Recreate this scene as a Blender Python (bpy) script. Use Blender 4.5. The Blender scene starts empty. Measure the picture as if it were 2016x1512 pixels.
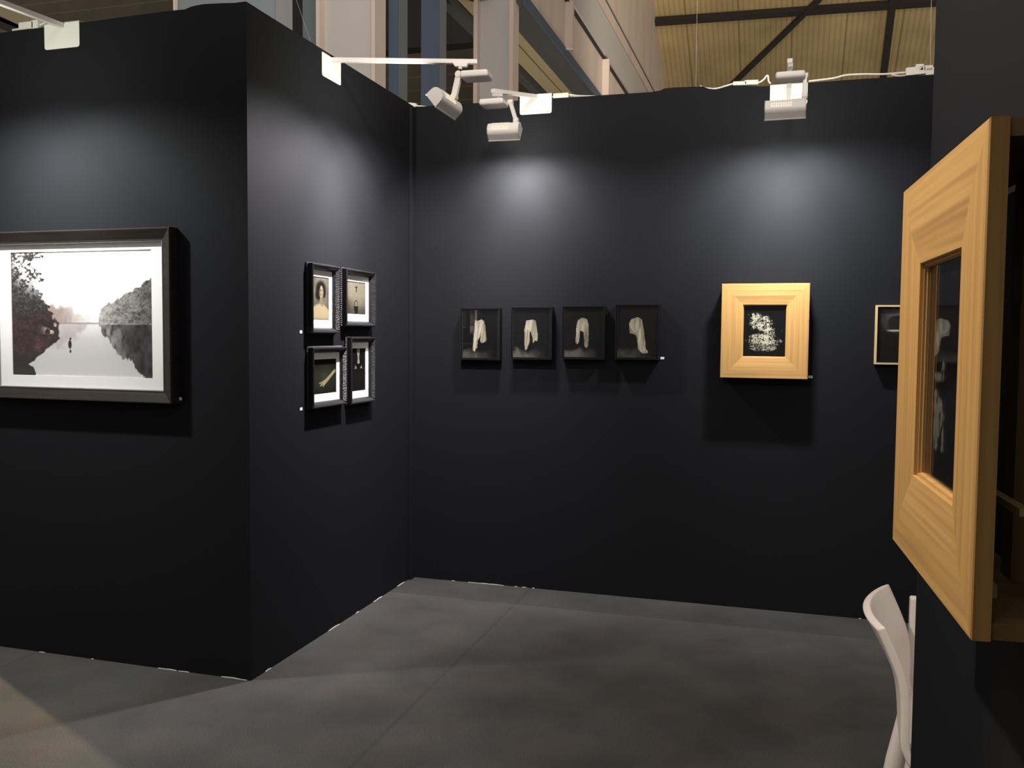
import bpy, math, random
import numpy as np
from mathutils import Vector, Matrix
random.seed(4)
SC = bpy.context.scene
COL = SC.collection
# ------------------------------------------------------------------ camera (solved from the room's edges)
FO, YAW, PITCH, ROLL = 1762.91, 0.293475, -0.054678, 0.008561
XS, YL, YB, CH, WH = -2.2706, 3.4689, 5.3083, 1.5745, 3.0     # side wall X, left wall Y, back wall Y, camera height, wall height
fw = Vector((-math.sin(YAW)*math.cos(PITCH), math.cos(YAW)*math.cos(PITCH), math.sin(PITCH)))
r0 = Vector((math.cos(YAW), math.sin(YAW), 0)); u0 = r0.cross(fw)
rt = math.cos(ROLL)*r0 + math.sin(ROLL)*u0
up = -math.sin(ROLL)*r0 + math.cos(ROLL)*u0
CP = Vector((0, 0, CH))
def ray(x, y): return fw + rt*((x-1008)/FO) - up*((y-756)/FO)
def onY(x, y, Y): d = ray(x, y); return CP + d*(Y/d.y)
def onX(x, y, X): d = ray(x, y); return CP + d*(X/d.x)
cam = bpy.data.objects.new('camera', bpy.data.cameras.new('camera')); COL.objects.link(cam)
cam.data.sensor_width = 36; cam.data.lens = FO/2016*36; cam.data.clip_start = .05
m = Matrix.Identity(4)
for i in range(3): m[i][0], m[i][1], m[i][2], m[i][3] = rt[i], up[i], -fw[i], CP[i]
cam.matrix_world = m
SC.camera = cam
SC.view_settings.view_transform = 'Standard'; SC.view_settings.look = 'None'
SC.view_settings.exposure = 0; SC.view_settings.gamma = 1; SC.view_settings.use_curve_mapping = False

# ------------------------------------------------------------------ mesh helper
class MB:
    def __init__(s): s.v = []; s.f = []
    def add(s, vs, fs):
        o = len(s.v); s.v += [tuple(p) for p in vs]; s.f += [tuple(i+o for i in f) for f in fs]; return s
    def box(s, x0, x1, y0, y1, z0, z1, M=None):
        vs = [Vector((x, y, z)) for z in (z0, z1) for y in (y0, y1) for x in (x0, x1)]
        if M is not None: vs = [M @ p for p in vs]
        return s.add(vs, [(0,2,3,1),(4,5,7,6),(0,1,5,4),(2,6,7,3),(0,4,6,2),(1,3,7,5)])
    def prism(s, poly, off):                       # closed polygon of 3D points pushed along off
        n = len(poly); a = [Vector(p) for p in poly]; off = Vector(off)
        return s.add(a+[p+off for p in a], [tuple(range(n))[::-1], tuple(range(n, 2*n))] + [(i, (i+1) % n, n+(i+1) % n, n+i) for i in range(n)])
    def bar(s, p0, p1, w, h, upv=(0,0,1)):        # rectangular bar between two points
        p0, p1 = Vector(p0), Vector(p1); d = (p1-p0).normalized(); a = d.cross(Vector(upv)).normalized(); b = a.cross(d)
        q = [a*(w/2)+b*(h/2), a*(-w/2)+b*(h/2), a*(-w/2)-b*(h/2), a*(w/2)-b*(h/2)]
        return s.prism([p0+t for t in q], p1-p0)
    def tube(s, pts, r, n=8):
        pts = [Vector(p) for p in pts]; rs = r if isinstance(r, (list, tuple)) else [r]*len(pts)
        vs = []; fs = []; prev = None
        for i, p in enumerate(pts):
            t = (pts[min(i+1, len(pts)-1)]-pts[max(i-1, 0)]).normalized()
            if prev is None: a = t.cross(Vector((0,0,1)) if abs(t.z) < .9 else Vector((1,0,0))).normalized()
            else: a = (prev - t*prev.dot(t)).normalized()
            prev = a; b = t.cross(a)
            for k in range(n):
                an = 2*math.pi*k/n; vs.append(p+(a*math.cos(an)+b*math.sin(an))*rs[i])
        for i in range(len(pts)-1):
            for k in range(n): fs.append((i*n+k, i*n+(k+1) % n, (i+1)*n+(k+1) % n, (i+1)*n+k))
        fs.append(tuple(range(n))[::-1]); fs.append(tuple(range((len(pts)-1)*n, len(pts)*n)))
        return s.add(vs, fs)
    def ring(s, W, H, prof, closed=True):         # mitred frame: profile of (inset, depth) around a W x H rectangle
        n = len(prof); vs = []; fs = []
        for sx, sz in ((-1,-1),(1,-1),(1,1),(-1,1)):
            for d, y in prof: vs.append((sx*(W/2-d), y, sz*(H/2-d)))
        for c in range(4):
            e = (c+1) % 4
            for i in range(n if closed else n-1):
                j = (i+1) % n; fs.append((c*n+i, e*n+i, e*n+j, c*n+j))
        return s.add(vs, fs)
    def side(s, W, H, prof, c):                   # one mitred member of such a frame, ends capped
        cs = ((-1,-1),(1,-1),(1,1),(-1,1)); n = len(prof); vs = []
        for sx, sz in (cs[c], cs[(c+1) % 4]):
            for d, y in prof: vs.append((sx*(W/2-d), y, sz*(H/2-d)))
        return s.add(vs, [(i, n+i, n+(i+1) % n, (i+1) % n) for i in range(n)] + [tuple(range(n)), tuple(range(n, 2*n))[::-1]])
    def build(s, name, mat, parent=None, loc=None, smooth=False, bevel=0, seg=2):
        me = bpy.data.meshes.new(name); me.from_pydata(s.v, [], s.f); me.validate()
        import bmesh
        bm = bmesh.new(); bm.from_mesh(me); bmesh.ops.recalc_face_normals(bm, faces=bm.faces); bm.to_mesh(me); bm.free()
        me.materials.append(mat)
        if smooth: me.polygons.foreach_set('use_smooth', [True]*len(me.polygons))
        o = bpy.data.objects.new(name, me); COL.objects.link(o)
        if parent: o.parent = parent
        if loc: o.location = loc
        if bevel:
            b = o.modifiers.new('bevel', 'BEVEL'); b.width = bevel; b.segments = seg; b.limit_method = 'ANGLE'; b.angle_limit = .7
        return o
def B(*a): return MB().box(*a)
def tag(o, label, cat, group=None):
    o['label'] = label; o['category'] = cat
    if group: o['group'] = group
    return o
def struct(o): o['kind'] = 'structure'; return o
def empty(name, loc, rz=0):
    o = bpy.data.objects.new(name, None); COL.objects.link(o); o.location = loc; o.rotation_euler = (0, 0, rz); o.empty_display_size = .05
    return o

# ------------------------------------------------------------------ materials
def lin(r, g, b):
    f = lambda c: (c/255/12.92) if c <= 10 else ((c/255+.055)/1.055)**2.4
    return (f(r), f(g), f(b), 1)
def mat(name, col, rough=.6, spec=.3, metal=0, noise=None, bump=None):
    m = bpy.data.materials.new(name); m.use_nodes = True; nt = m.node_tree; p = nt.nodes['Principled BSDF']
    p.inputs['Base Color'].default_value = col if len(col) == 4 else (*col, 1)
    p.inputs['Roughness'].default_value = rough; p.inputs['Specular IOR Level'].default_value = spec; p.inputs['Metallic'].default_value = metal
    if noise:                                      # (scale xyz, second colour, detail, low, high)
        sc, c2, det, lo, hi = noise
        tc = nt.nodes.new('ShaderNodeTexCoord'); mp = nt.nodes.new('ShaderNodeMapping'); mp.inputs['Scale'].default_value = sc
        nz = nt.nodes.new('ShaderNodeTexNoise'); nz.inputs['Scale'].default_value = 1; nz.inputs['Detail'].default_value = det
        cr = nt.nodes.new('ShaderNodeValToRGB'); cr.color_ramp.elements[0].position = lo; cr.color_ramp.elements[1].position = hi
        cr.color_ramp.elements[0].color = col if len(col) == 4 else (*col, 1); cr.color_ramp.elements[1].color = c2 if len(c2) == 4 else (*c2, 1)
        nt.links.new(tc.outputs['Object'], mp.inputs[0]); nt.links.new(mp.outputs[0], nz.inputs['Vector'])
        nt.links.new(nz.outputs['Fac'], cr.inputs[0]); nt.links.new(cr.outputs[0], p.inputs['Base Color'])
    if bump:
        sc, st = bump
        tc = nt.nodes.new('ShaderNodeTexCoord'); nz = nt.nodes.new('ShaderNodeTexNoise'); nz.inputs['Scale'].default_value = sc; nz.inputs['Detail'].default_value = 3
        bp = nt.nodes.new('ShaderNodeBump'); bp.inputs['Strength'].default_value = st; bp.inputs['Distance'].default_value = .005
        nt.links.new(tc.outputs['Object'], nz.inputs['Vector']); nt.links.new(nz.outputs['Fac'], bp.inputs['Height']); nt.links.new(bp.outputs[0], p.inputs['Normal'])
    return m
M = {}
M['wall'] = mat('black_paint', (.0124, .0129, .0150), .62, .05, bump=(60, .06))
M['white'] = mat('white_plastic', (.82, .78, .75), .4, .4)
M['plate'] = mat('white_steel', (.78, .78, .70), .5, .3)
M['cable'] = mat('cable_white', (.75, .72, .64), .5, .3)
M['black'] = mat('black_lacquer', (.009, .009, .010), .45, .12)
M['ornate'] = mat('ornate_black', (.016, .015, .016), .40, .22)
M['brown'] = mat('dark_brown_frame', (.019, .015, .013), .5, .12, noise=((3, 60, 60), (.030, .024, .020), 4, .35, .7))
M['matboard'] = mat('matboard', (.86, .83, .81), .9, .1)
M['card'] = mat('card', (.8, .8, .8), .8, .1)
M['fillet'] = mat('grey_fillet', (.22, .21, .20), .8, .1)
M['wood_h'] = mat('oak_along', (.57, .325, .112), .5, .3, noise=((2.0, 95, 95), (.43, .235, .080), 7, .40, .66))
M['wood_v'] = mat('oak_upright', (.56, .315, .105), .5, .3, noise=((95, 95, 2.0), (.44, .24, .078), 7, .40, .66))
M['wood_side'] = mat('oak_edge', (.30, .19, .09), .6, .1, noise=((40, 40, 3), (.22, .135, .06), 4, .4, .65))
M['oak_pale'] = mat('oak_pale', (.62, .45, .22), .6, .2)
M['pink_steel'] = mat('cream_painted_steel', (.66, .55, .48), .6, .2, noise=((3, 3, .6), (.58, .48, .42), 4, .4, .7))
M['grey_steel'] = mat('grey_painted_steel', (.50, .48, .46), .6, .2)
M['blue_steel'] = mat('blue_painted_steel', (.085, .115, .165), .6, .2)
M['slate_steel'] = mat('slate_painted_steel', (.19, .215, .24), .6, .2)
M['girder_steel'] = mat('girder_steel', (.075, .08, .085), .6, .2)
M['grey_shaft'] = mat('grey_shaft', (.30, .30, .31), .6, .2)
M['dark_steel'] = mat('dark_steel', (.035, .030, .028), .6, .2)
M['tan_board'] = mat('tan_board', (.40, .335, .21), .8, .1)
M['chair'] = mat('white_moulded_plastic', (.87, .77, .70), .45, .4)
M['tape'] = mat('white_tape', (.7, .68, .64), .8, .1)
M['hall_light_wall'] = mat('pale_grey_wall', (.56, .58, .62), .7, .2)

def emit(name, col, s):
    m = bpy.data.materials.new(name); m.use_nodes = True; nt = m.node_tree; nt.nodes.clear()
    e = nt.nodes.new('ShaderNodeEmission'); e.inputs[0].default_value = (*col, 1); e.inputs[1].default_value = s
    o = nt.nodes.new('ShaderNodeOutputMaterial'); nt.links.new(e.outputs[0], o.inputs[0]); return m
M['glow'] = emit('lamp_glow', (1, .86, .62), 1.1)
M['lens'] = emit('lamp_lens', (1, .95, .85), 6)

def glass():
    m = bpy.data.materials.new('picture_glass'); m.use_nodes = True; nt = m.node_tree; nt.nodes.clear(); N = nt.nodes.new
    lw = N('ShaderNodeLayerWeight'); lw.inputs['Blend'].default_value = .5
    pw = N('ShaderNodeMath'); pw.operation = 'POWER'; pw.inputs[1].default_value = 5
    ma = N('ShaderNodeMath'); ma.operation = 'MULTIPLY_ADD'; ma.inputs[1].default_value = .96; ma.inputs[2].default_value = .028
    tr = N('ShaderNodeBsdfTransparent'); gl = N('ShaderNodeBsdfGlossy'); gl.inputs['Roughness'].default_value = .0
    mx = N('ShaderNodeMixShader'); o = N('ShaderNodeOutputMaterial'); L = nt.links.new
    L(lw.outputs['Facing'], pw.inputs[0]); L(pw.outputs[0], ma.inputs[0]); L(ma.outputs[0], mx.inputs[0])
    L(tr.outputs[0], mx.inputs[1]); L(gl.outputs[0], mx.inputs[2]); L(mx.outputs[0], o.inputs[0]); return m
M['glass'] = glass()

def carpet():
    m = bpy.data.materials.new('grey_carpet'); m.use_nodes = True; nt = m.node_tree; p = nt.nodes['Principled BSDF']; N = nt.nodes.new; L = nt.links.new
    p.inputs['Roughness'].default_value = .95; p.inputs['Specular IOR Level'].default_value = .08
    tc = N('ShaderNodeTexCoord')
    big = N('ShaderNodeTexNoise'); big.inputs['Scale'].default_value = 2.3; big.inputs['Detail'].default_value = 4
    fine = N('ShaderNodeTexNoise'); fine.inputs['Scale'].default_value = 210; fine.inputs['Detail'].default_value = 6; fine.inputs['Roughness'].default_value = .7
    tint = N('ShaderNodeTexNoise'); tint.inputs['Scale'].default_value = 4.1; tint.inputs['Detail'].default_value = 3
    for n in (big, fine, tint): L(tc.outputs['Object'], n.inputs['Vector'])
    def mr(src, a, b, c, d):
        r = N('ShaderNodeMapRange'); r.inputs[1].default_value, r.inputs[2].default_value, r.inputs[3].default_value, r.inputs[4].default_value = a, b, c, d
        L(src, r.inputs[0]); return r.outputs[0]
    def mul(a, b):
        q = N('ShaderNodeMath'); q.operation = 'MULTIPLY'; L(a, q.inputs[0]); L(b, q.inputs[1]); return q.outputs[0]
    v = mul(mr(big.outputs['Fac'], .3, .7, .80, 1.2), mr(fine.outputs['Fac'], .3, .7, .55, 1.45))
    sep = N('ShaderNodeSeparateXYZ'); L(tc.outputs['Object'], sep.inputs[0])
    # seams between the carpet strips: one along the booth, one strip along the back wall
    def seam(axis, at, w):
        s = N('ShaderNodeMath'); s.operation = 'SUBTRACT'; L(sep.outputs[axis], s.inputs[0]); s.inputs[1].default_value = at
        a = N('ShaderNodeMath'); a.operation = 'ABSOLUTE'; L(s.outputs[0], a.inputs[0])
        return mr(a.outputs[0], 0, w, .82, 1)
    v = mul(v, seam(0, -1.47, .012)); v = mul(v, seam(1, 4.96, .010)); v = mul(v, seam(0, .53, .012)); v = mul(v, seam(0, -3.47, .012))
    st = mr(sep.outputs[1], 4.955, 4.965, 1, .80); v = mul(v, st)
    mixc = N('ShaderNodeMixRGB'); mixc.inputs[1].default_value = (.067, .068, .064, 1); mixc.inputs[2].default_value = (.077, .069, .064, 1)
    L(mr(tint.outputs['Fac'], .38, .62, 0, 1), mixc.inputs[0])
    sc = N('ShaderNodeMixRGB'); sc.blend_type = 'MULTIPLY'; sc.inputs[0].default_value = 1; L(mixc.outputs[0], sc.inputs[1]); L(v, sc.inputs[2])
    L(sc.outputs[0], p.inputs['Base Color'])
    bp = N('ShaderNodeBump'); bp.inputs['Strength'].default_value = .5; bp.inputs['Distance'].default_value = .004
    L(fine.outputs['Fac'], bp.inputs['Height']); L(bp.outputs[0], p.inputs['Normal'])
    return m
M['carpet'] = carpet()

def corrugated(name, c1, c2, axis, period, line=.12, rib=None):
    m = bpy.data.materials.new(name); m.use_nodes = True; nt = m.node_tree; p = nt.nodes['Principled BSDF']; N = nt.nodes.new; L = nt.links.new
    p.inputs['Roughness'].default_value = .7; p.inputs['Specular IOR Level'].default_value = .15
    tc = N('ShaderNodeTexCoord'); sep = N('ShaderNodeSeparateXYZ'); L(tc.outputs['Object'], sep.inputs[0])
    d = N('ShaderNodeMath'); d.operation = 'DIVIDE'; d.inputs[1].default_value = period; L(sep.outputs[axis], d.inputs[0])
    fr = N('ShaderNodeMath'); fr.operation = 'FRACT'; L(d.outputs[0], fr.inputs[0])
    cr = N('ShaderNodeValToRGB'); e = cr.color_ramp.elements; e[0].position = 0; e[0].color = (*c2, 1); e[1].position = line; e[1].color = (*c1, 1)
    L(fr.outputs[0], cr.inputs[0])
    nz = N('ShaderNodeTexNoise'); nz.inputs['Scale'].default_value = .8; nz.inputs['Detail'].default_value = 5; L(tc.outputs['Object'], nz.inputs['Vector'])
    r = N('ShaderNodeMapRange'); r.inputs[1].default_value, r.inputs[2].default_value, r.inputs[3].default_value, r.inputs[4].default_value = .3, .7, .75, 1.2
    L(nz.outputs['Fac'], r.inputs[0])
    mu = N('ShaderNodeMixRGB'); mu.blend_type = 'MULTIPLY'; mu.inputs[0].default_value = 1; L(cr.outputs[0], mu.inputs[1]); L(r.outputs[0], mu.inputs[2])
    out = mu.outputs[0]
    if rib:
        d2 = N('ShaderNodeMath'); d2.operation = 'DIVIDE'; d2.inputs[1].default_value = rib; L(sep.outputs[axis], d2.inputs[0])
        f2 = N('ShaderNodeMath'); f2.operation = 'FRACT'; L(d2.outputs[0], f2.inputs[0])
        c3 = N('ShaderNodeValToRGB'); q = c3.color_ramp.elements; q[0].position = .15; q[0].color = (.80, .79, .77, 1); q[1].position = .45; q[1].color = (1, 1, 1, 1); L(f2.outputs[0], c3.inputs[0])
        m2 = N('ShaderNodeMixRGB'); m2.blend_type = 'MULTIPLY'; m2.inputs[0].default_value = 1; L(out, m2.inputs[1]); L(c3.outputs[0], m2.inputs[2]); out = m2.outputs[0]
    L(out, p.inputs['Base Color']); return m
M['roof'] = corrugated('tan_roof_sheet', (.47, .355, .18), (.28, .20, .09), 0, 1.05, .05, .105)
M['siding'] = corrugated('brown_siding', (.105, .085, .058), (.2, .16, .1), 2, .30, .10)

def art_mat():
    m = bpy.data.materials.new('photographic_print'); m.use_nodes = True; nt = m.node_tree; p = nt.nodes['Principled BSDF']
    a = nt.nodes.new('ShaderNodeAttribute'); a.attribute_name = 'Col'; nt.links.new(a.outputs['Color'], p.inputs['Base Color'])
    p.inputs['Roughness'].default_value = .6; p.inputs['Specular IOR Level'].default_value = .15; return m
M['art'] = art_mat()

# ------------------------------------------------------------------ artworks: what is printed on each sheet
def sm(a, b, x): t = np.clip((x-a)/(b-a), 0, 1); return t*t*(3-2*t)
def vnoise(u, v, s, seed):
    rng = np.random.RandomState(seed); g = rng.rand(256, 256); x, y = u*s+17.3, v*s+9.1
    xi, yi = np.floor(x).astype(int), np.floor(y).astype(int); fx, fy = x-xi, y-yi; fx = fx*fx*(3-2*fx); fy = fy*fy*(3-2*fy)
    G = lambda i, j: g[i % 256, j % 256]
    return (G(xi,yi)*(1-fx)+G(xi+1,yi)*fx)*(1-fy)+(G(xi,yi+1)*(1-fx)+G(xi+1,yi+1)*fx)*fy
def fbm(u, v, s, seed, o=4): return sum(vnoise(u, v, s*2**k, seed+k)*.5**k for k in range(o))/sum(.5**k for k in range(o))
def ell(u, v, cx, cy, rx, ry, soft=.15): return 1-sm(1-soft, 1+soft, np.sqrt(((u-cx)/rx)**2+((v-cy)/ry)**2))
def poly(u, v, pts):
    ins = np.zeros(u.shape, bool); n = len(pts)
    for i in range(n):
        x0, y0 = pts[i]; x1, y1 = pts[(i+1) % n]
        c = ((y0 > v) != (y1 > v)); ins ^= c & (u < (x1-x0)*(v-y0)/((y1-y0) or 1e-9)+x0)
    return ins.astype(float)
def mixc(img, mask, col):
    c = np.array(lin(*col)[:3]) if not isinstance(col, np.ndarray) else col
    return img*(1-mask[..., None])+c*mask[..., None]
def flat(u, col): return np.ones(u.shape+(3,))*np.array(lin(*col)[:3])
def interp(x, pts): return np.interp(x, [p[0] for p in pts], [p[1] for p in pts])

def art_river(u, v):
    n = fbm(u, v, 14, 3); nf = fbm(u, v, 55, 9, 3); nl = fbm(u, v, 90, 14, 2); n2 = fbm(u, v, 34, 18, 3)
    sky = .90-.22*np.clip((u-.8)/.2, 0, 1)*np.clip(1-v/.25, 0, 1)-.12*np.clip(.4-u, 0, 1)
    img = sky[..., None]*np.array([1, .975, .93])
    hz = .57
    water = (v > hz).astype(float)
    wl = interp(v, [(.57, .78), (.7, .58), (.85, .56), (1, .64)]); img = img*(1-water[..., None])+(wl[..., None]*np.array([.97, .92, .905]))*water[..., None]
    # hazy trees far off, in upright clumps
    top = interp(u, [(.2, .36), (.3, .41), (.42, .43), (.5, .46), (.58, .51), (.64, .53), (.7, .5)])+(n-.5)*.10-.03*np.abs(np.sin(u*48))
    far = sm(0, .07, v-top)*(v < hz+.01)*(u < .72)
    tn = (.55+.35*fbm(u, v*.3, 30, 33, 3))*sm(.72, .28, u)
    img = mixc(img, np.clip(far*tn*1.5, 0, .95), np.array([.30, .23, .20]))
    shore = ((np.abs(v-hz-.006-(n-.5)*.012) < .006)*(u > .3)*(u < .68)).astype(float); img = mixc(img, shore*.55, np.array([.12, .10, .09]))
    refl = (v > hz)*sm(.0, .05, interp(u, [(.3, .80), (.4, .77), (.46, .72), (.5, .70), (.56, .63), (.64, .60)])+(n-.5)*.12-v)*(u < .64)
    img = mixc(img, refl*(.5+.5*fbm(u, v*.3, 30, 37, 3))*.85, np.array([.33, .27, .26]))
    # right bank and its reflection
    t = interp(u, [(.6, .57), (.65, .46), (.7, .41), (.78, .36), (.86, .31), (.94, .25), (1, .2)])+(n-.5)*.08+(n2-.5)*.05
    tone = (.30-.17*sm(.75, 1.02, u))*np.clip(.35+1.3*(n2-.3)+1.1*(nl-.42), .1, 2.1)
    mk = sm(0, .015, v-t)*(v < .6)*(u > .63)
    img = img*(1-mk[..., None])+(np.clip(tone, .02, .8)[..., None]*np.array([1, .93, .86]))*mk[..., None]
    haze = sm(.80, .62, u)*mk*.35; img = mixc(img, haze, np.array([.7, .66, .60]))
    b = interp(u, [(.63, .60), (.66, .70), (.72, .79), (.8, .87), (.86, .91), (.88, .95), (.95, 1.01), (1, 1.05)])+(n-.5)*.10-.05*np.abs(fbm(u, v*.15, 46, 43, 3)-.5)*2
    tone = (.20-.17*sm(.68, .9, u))*np.clip(.2+2.6*(fbm(u*1.6, v*.7, 24, 41)-.25), .1, 2.5)
    mk = sm(0, .02, b-v)*(v >= .585)*(u > .63)
    img = img*(1-mk[..., None])+(tone[..., None]*np.array([1, .95, .92]))*mk[..., None]
    # left trees, bank and reflection
    e = interp(v, [(0, .27), (.03, .27), (.06, .20), (.10, .17), (.16, .24), (.22, .25), (.26, .19), (.30, .20), (.36, .23), (.42, .25), (.5, .30), (.57, .33), (.64, .35), (.7, .36), (.76, .30), (.8, .25), (.83, .2), (.87, .16), (.91, .13), (.94, .17), (1, .14)])
    hole = sm(.50, .55, .45*fbm(u, v, 20, 77, 3)+.55*fbm(u, v, 62, 78, 2))*sm(.42, .0, v)*sm(-.02, .12, u-.03+.2*(.35-v))
    mk = sm(0, .012, e+(n-.5)*.08+(n2-.5)*.10*sm(.62, .5, v)-u)*(1-np.clip(hole*1.3, 0, 1))
    tone = np.clip(.010+.55*(nl-.45)*n2, .006, .22)*sm(.7, .15, v)+.016
    c = tone[..., None]*np.array([1, .97, .95])
    warm = sm(.44, .56, v+(n-.5)*.1)*sm(.88, .78, v)  # red-brown reflection in the glass, painted into the print's colour
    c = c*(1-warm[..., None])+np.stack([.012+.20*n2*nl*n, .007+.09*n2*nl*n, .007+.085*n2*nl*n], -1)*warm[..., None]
    img = img*(1-mk[..., None])+c*mk[..., None]
    rk = ell(u, v, .28, .62, .09, .045, .6)*sm(.52, .6, n2)*sm(.2, .3, u); img = mixc(img, rk, np.array([.48, .46, .36]))
    dk = sm(.93, .945, v+(n-.5)*.06)*(u < .11+.1*n); img = mixc(img, dk.astype(float), np.array([.02, .022, .018]))
    fig = np.maximum(ell(u, v, .425, .70, .008, .011), np.maximum(ell(u, v, .421, .745, .013, .036), ell(u, v, .424, .80, .007, .014)))
    return mixc(img, fig, np.array([.035, .014, .012]))

CREAM = np.array(lin(206, 198, 172)[:3])
def art_cloth(pts, x0, x1, y0, y1, fog=1.0, seed=5, folds=()):
    nrm_ = lambda q: [((x-x0)/(x1-x0), (y-y0)/(y1-y0)) for x, y in q]
    P = nrm_(pts); F = [(nrm_(q), k) for q, k in folds]
    def f(u, v):
        n = fbm(u, v, 7, seed); img = flat(u, (9, 9, 10))
        g = sm(.80, .95, v+(n-.5)*.2)*sm(.95, .2, u)*fog
        img = mixc(img, np.clip(g*(.25+.9*fbm(u, v, 12, seed+9)), 0, 1)*.8, np.array([.13, .12, .10]))
        mk = poly(u+(fbm(u, v, 26, seed+3)-.5)*.012, v, P)
        fold = .42+.75*vnoise(u+.12*v, v*.12, 26, seed+2)*sm(.12, .5, v)+.15*(1-sm(.1, .45, v))
        sh = fold*(.8+.35*fbm(u, v, 5, seed+4))*.78*(.86+.30*vnoise(u-.10*v, v*.10, 58, seed+6))
        w = (fbm(u, v, 18, seed+8)-.5)*.02
        for q, k in F: pm = poly(u+w, v, q); sh = sh*(1-pm*(1-k*(.75+.5*vnoise(u+.05*v, v*.06, 70, seed+7))))
        mk = mk*sm(.10, .16, fbm(u, v, 30, seed+12)+.5*(1-sm(.4, .62, v)))
        return img*(1-mk[..., None])+(CREAM*sh[..., None])*mk[..., None]
    return f
CL1 = art_cloth([(240,262),(262,268),(295,255),(318,270),(327,310),(340,420),(338,438),(300,457),(285,440),(287,392),(262,440),(262,500),(243,503),(240,527),(220,515),(225,420),(235,340)], 132, 440, 178, 580, .8, 5, [([(300,300),(318,270),(327,310),(340,420),(338,438),(300,457),(285,440),(287,392)], .66), ([(287,392),(300,340),(262,440),(262,500),(243,503),(250,440)], .6), ([(240,262),(262,268),(270,282),(245,290)], .8)])
CL2 = art_cloth([(683,258),(745,250),(765,262),(780,345),(785,400),(782,440),(762,432),(745,458),(738,400),(722,352),(712,362),(718,440),(702,480),(692,510),(678,517),(672,480),(672,400),(668,340),(680,290)], 572, 890, 160, 580, 1.3, 15, [([(745,250),(765,262),(780,345),(785,400),(782,440),(762,432),(748,330)], .72), ([(712,345),(722,352),(718,440),(702,480),(690,510),(678,517),(672,480),(676,350)], .74), ([(668,340),(680,330),(745,345),(722,352),(700,350)], .85)])
CL3 = art_cloth([(1130,260),(1165,238),(1208,250),(1222,310),(1222,480),(1205,505),(1188,490),(1185,440),(1180,365),(1150,348),(1143,440),(1128,472),(1112,455),(1114,390),(1120,300)], 1015, 1340, 155, 583, 1.5, 25, [([(1180,300),(1222,310),(1222,480),(1205,505),(1188,490),(1185,440)], .78), ([(1150,348),(1155,270),(1172,262),(1180,365)], .72), ([(1112,390),(1125,340),(1128,472),(1112,455)], .7)])
CL4 = art_cloth([(1585,262),(1645,243),(1680,262),(1700,360),(1720,510),(1740,540),(1715,553),(1680,545),(1650,510),(1640,420),(1632,397),(1605,385),(1575,380),(1572,340),(1568,300)], 1467, 1812, 155, 585, .8, 35, [([(1568,300),(1580,330),(1635,395),(1605,385),(1575,380)], .6), ([(1655,250),(1680,262),(1700,360),(1720,510),(1700,500),(1670,380)], .74), ([(1640,420),(1650,400),(1665,520),(1650,510)], .8), ([(1680,545),(1700,530),(1740,540),(1715,553)], .85)])

def art_woman(u, v):
    n = fbm(u, v, 5, 51); img = np.array(lin(134, 126, 108)[:3])*(.5+1.0*n)[..., None]
    vg = sm(.75, .2, np.abs(u-.55))*sm(1.3, .2, v); img = img*(.35+.65*vg)[..., None]
    img = mixc(img, ell(u, v, .52, .29, .33, .21, .25), (24, 22, 18)); img = mixc(img, ell(u, v, .36, .42, .2, .12, .3), (24, 22, 18)); img = mixc(img, ell(u, v, .72, .38, .1, .1, .3), (26, 24, 20))
    blouse = sm(.0, .08, v-interp(u, [(.0, .68), (.2, .62), (.45, .58), (.7, .6), (.9, .66), (1, .72)])); img = mixc(img, blouse, np.array(lin(196, 180, 140)[:3])*1.0)
    img = mixc(img, ((u > .46)*(u < .66)*(v > .4)*(v < .62)).astype(float), (140, 128, 98)); 
    tri = poly(u, v, [(.42, .57), (.72, .58), (.6, .70)]); img = mixc(img, tri*.8, (142, 130, 99))
    img = mixc(img, ell(u, v, .54, .335, .135, .135, .12), (176, 162, 128)); img = mixc(img, ell(u, v, .44, .34, .06, .13, .3)*.6, (70, 62, 50))
    for ex in (.50, .61): img = mixc(img, ell(u, v, ex, .31, .03, .012, .3), (36, 32, 28)); img = mixc(img, ell(u, v, ex, .285, .04, .007, .3)*.7, (50, 44, 36))
    img = mixc(img, ell(u, v, .575, .36, .015, .03, .4)*.5, (110, 98, 76)); img = mixc(img, ell(u, v, .555, .41, .04, .012, .3), (84, 64, 52))
    img = mixc(img, poly(u, v, [(.38, .2), (.52, .19), (.42, .33), (.40, .46), (.34, .46)]), (22, 20, 17))
    return img*sm(1.05, .9, v)[..., None]**.6
def art_cross(u, v):
    n = fbm(u, v, 4, 61); img = np.array(lin(138, 132, 112)[:3])*(1.0-.72*sm(.45, .98, v+(n-.5)*.4))[..., None]
    img = img*(.75+.25*sm(.0, .3, u))[..., None]; img = img*(1-.5*sm(.3, 0, u)*sm(.4, .6, v))[..., None]
    img = mixc(img, ((np.abs(u-.52) < .022)*(v > .12)*(v < .32)).astype(float), (28, 26, 22)); img = mixc(img, ((np.abs(u-.52) < .075)*(np.abs(v-.175) < .014)).astype(float), (28, 26, 22))
    a = ell(u, v, .5, .70, .10, .13, .12)-ell(u, v, .5, .71, .075, .11, .12); img = mixc(img, np.clip(a, 0, 1)*(v < .78), (30, 28, 24))
    img = mixc(img, poly(u, v, [(.39, .76), (.62, .76), (.58, 1), (.43, 1)]), (24, 23, 20))
    img = mixc(img, ((np.abs(v-.77) < .006)).astype(float)*.6, (40, 38, 32)); return img
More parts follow.
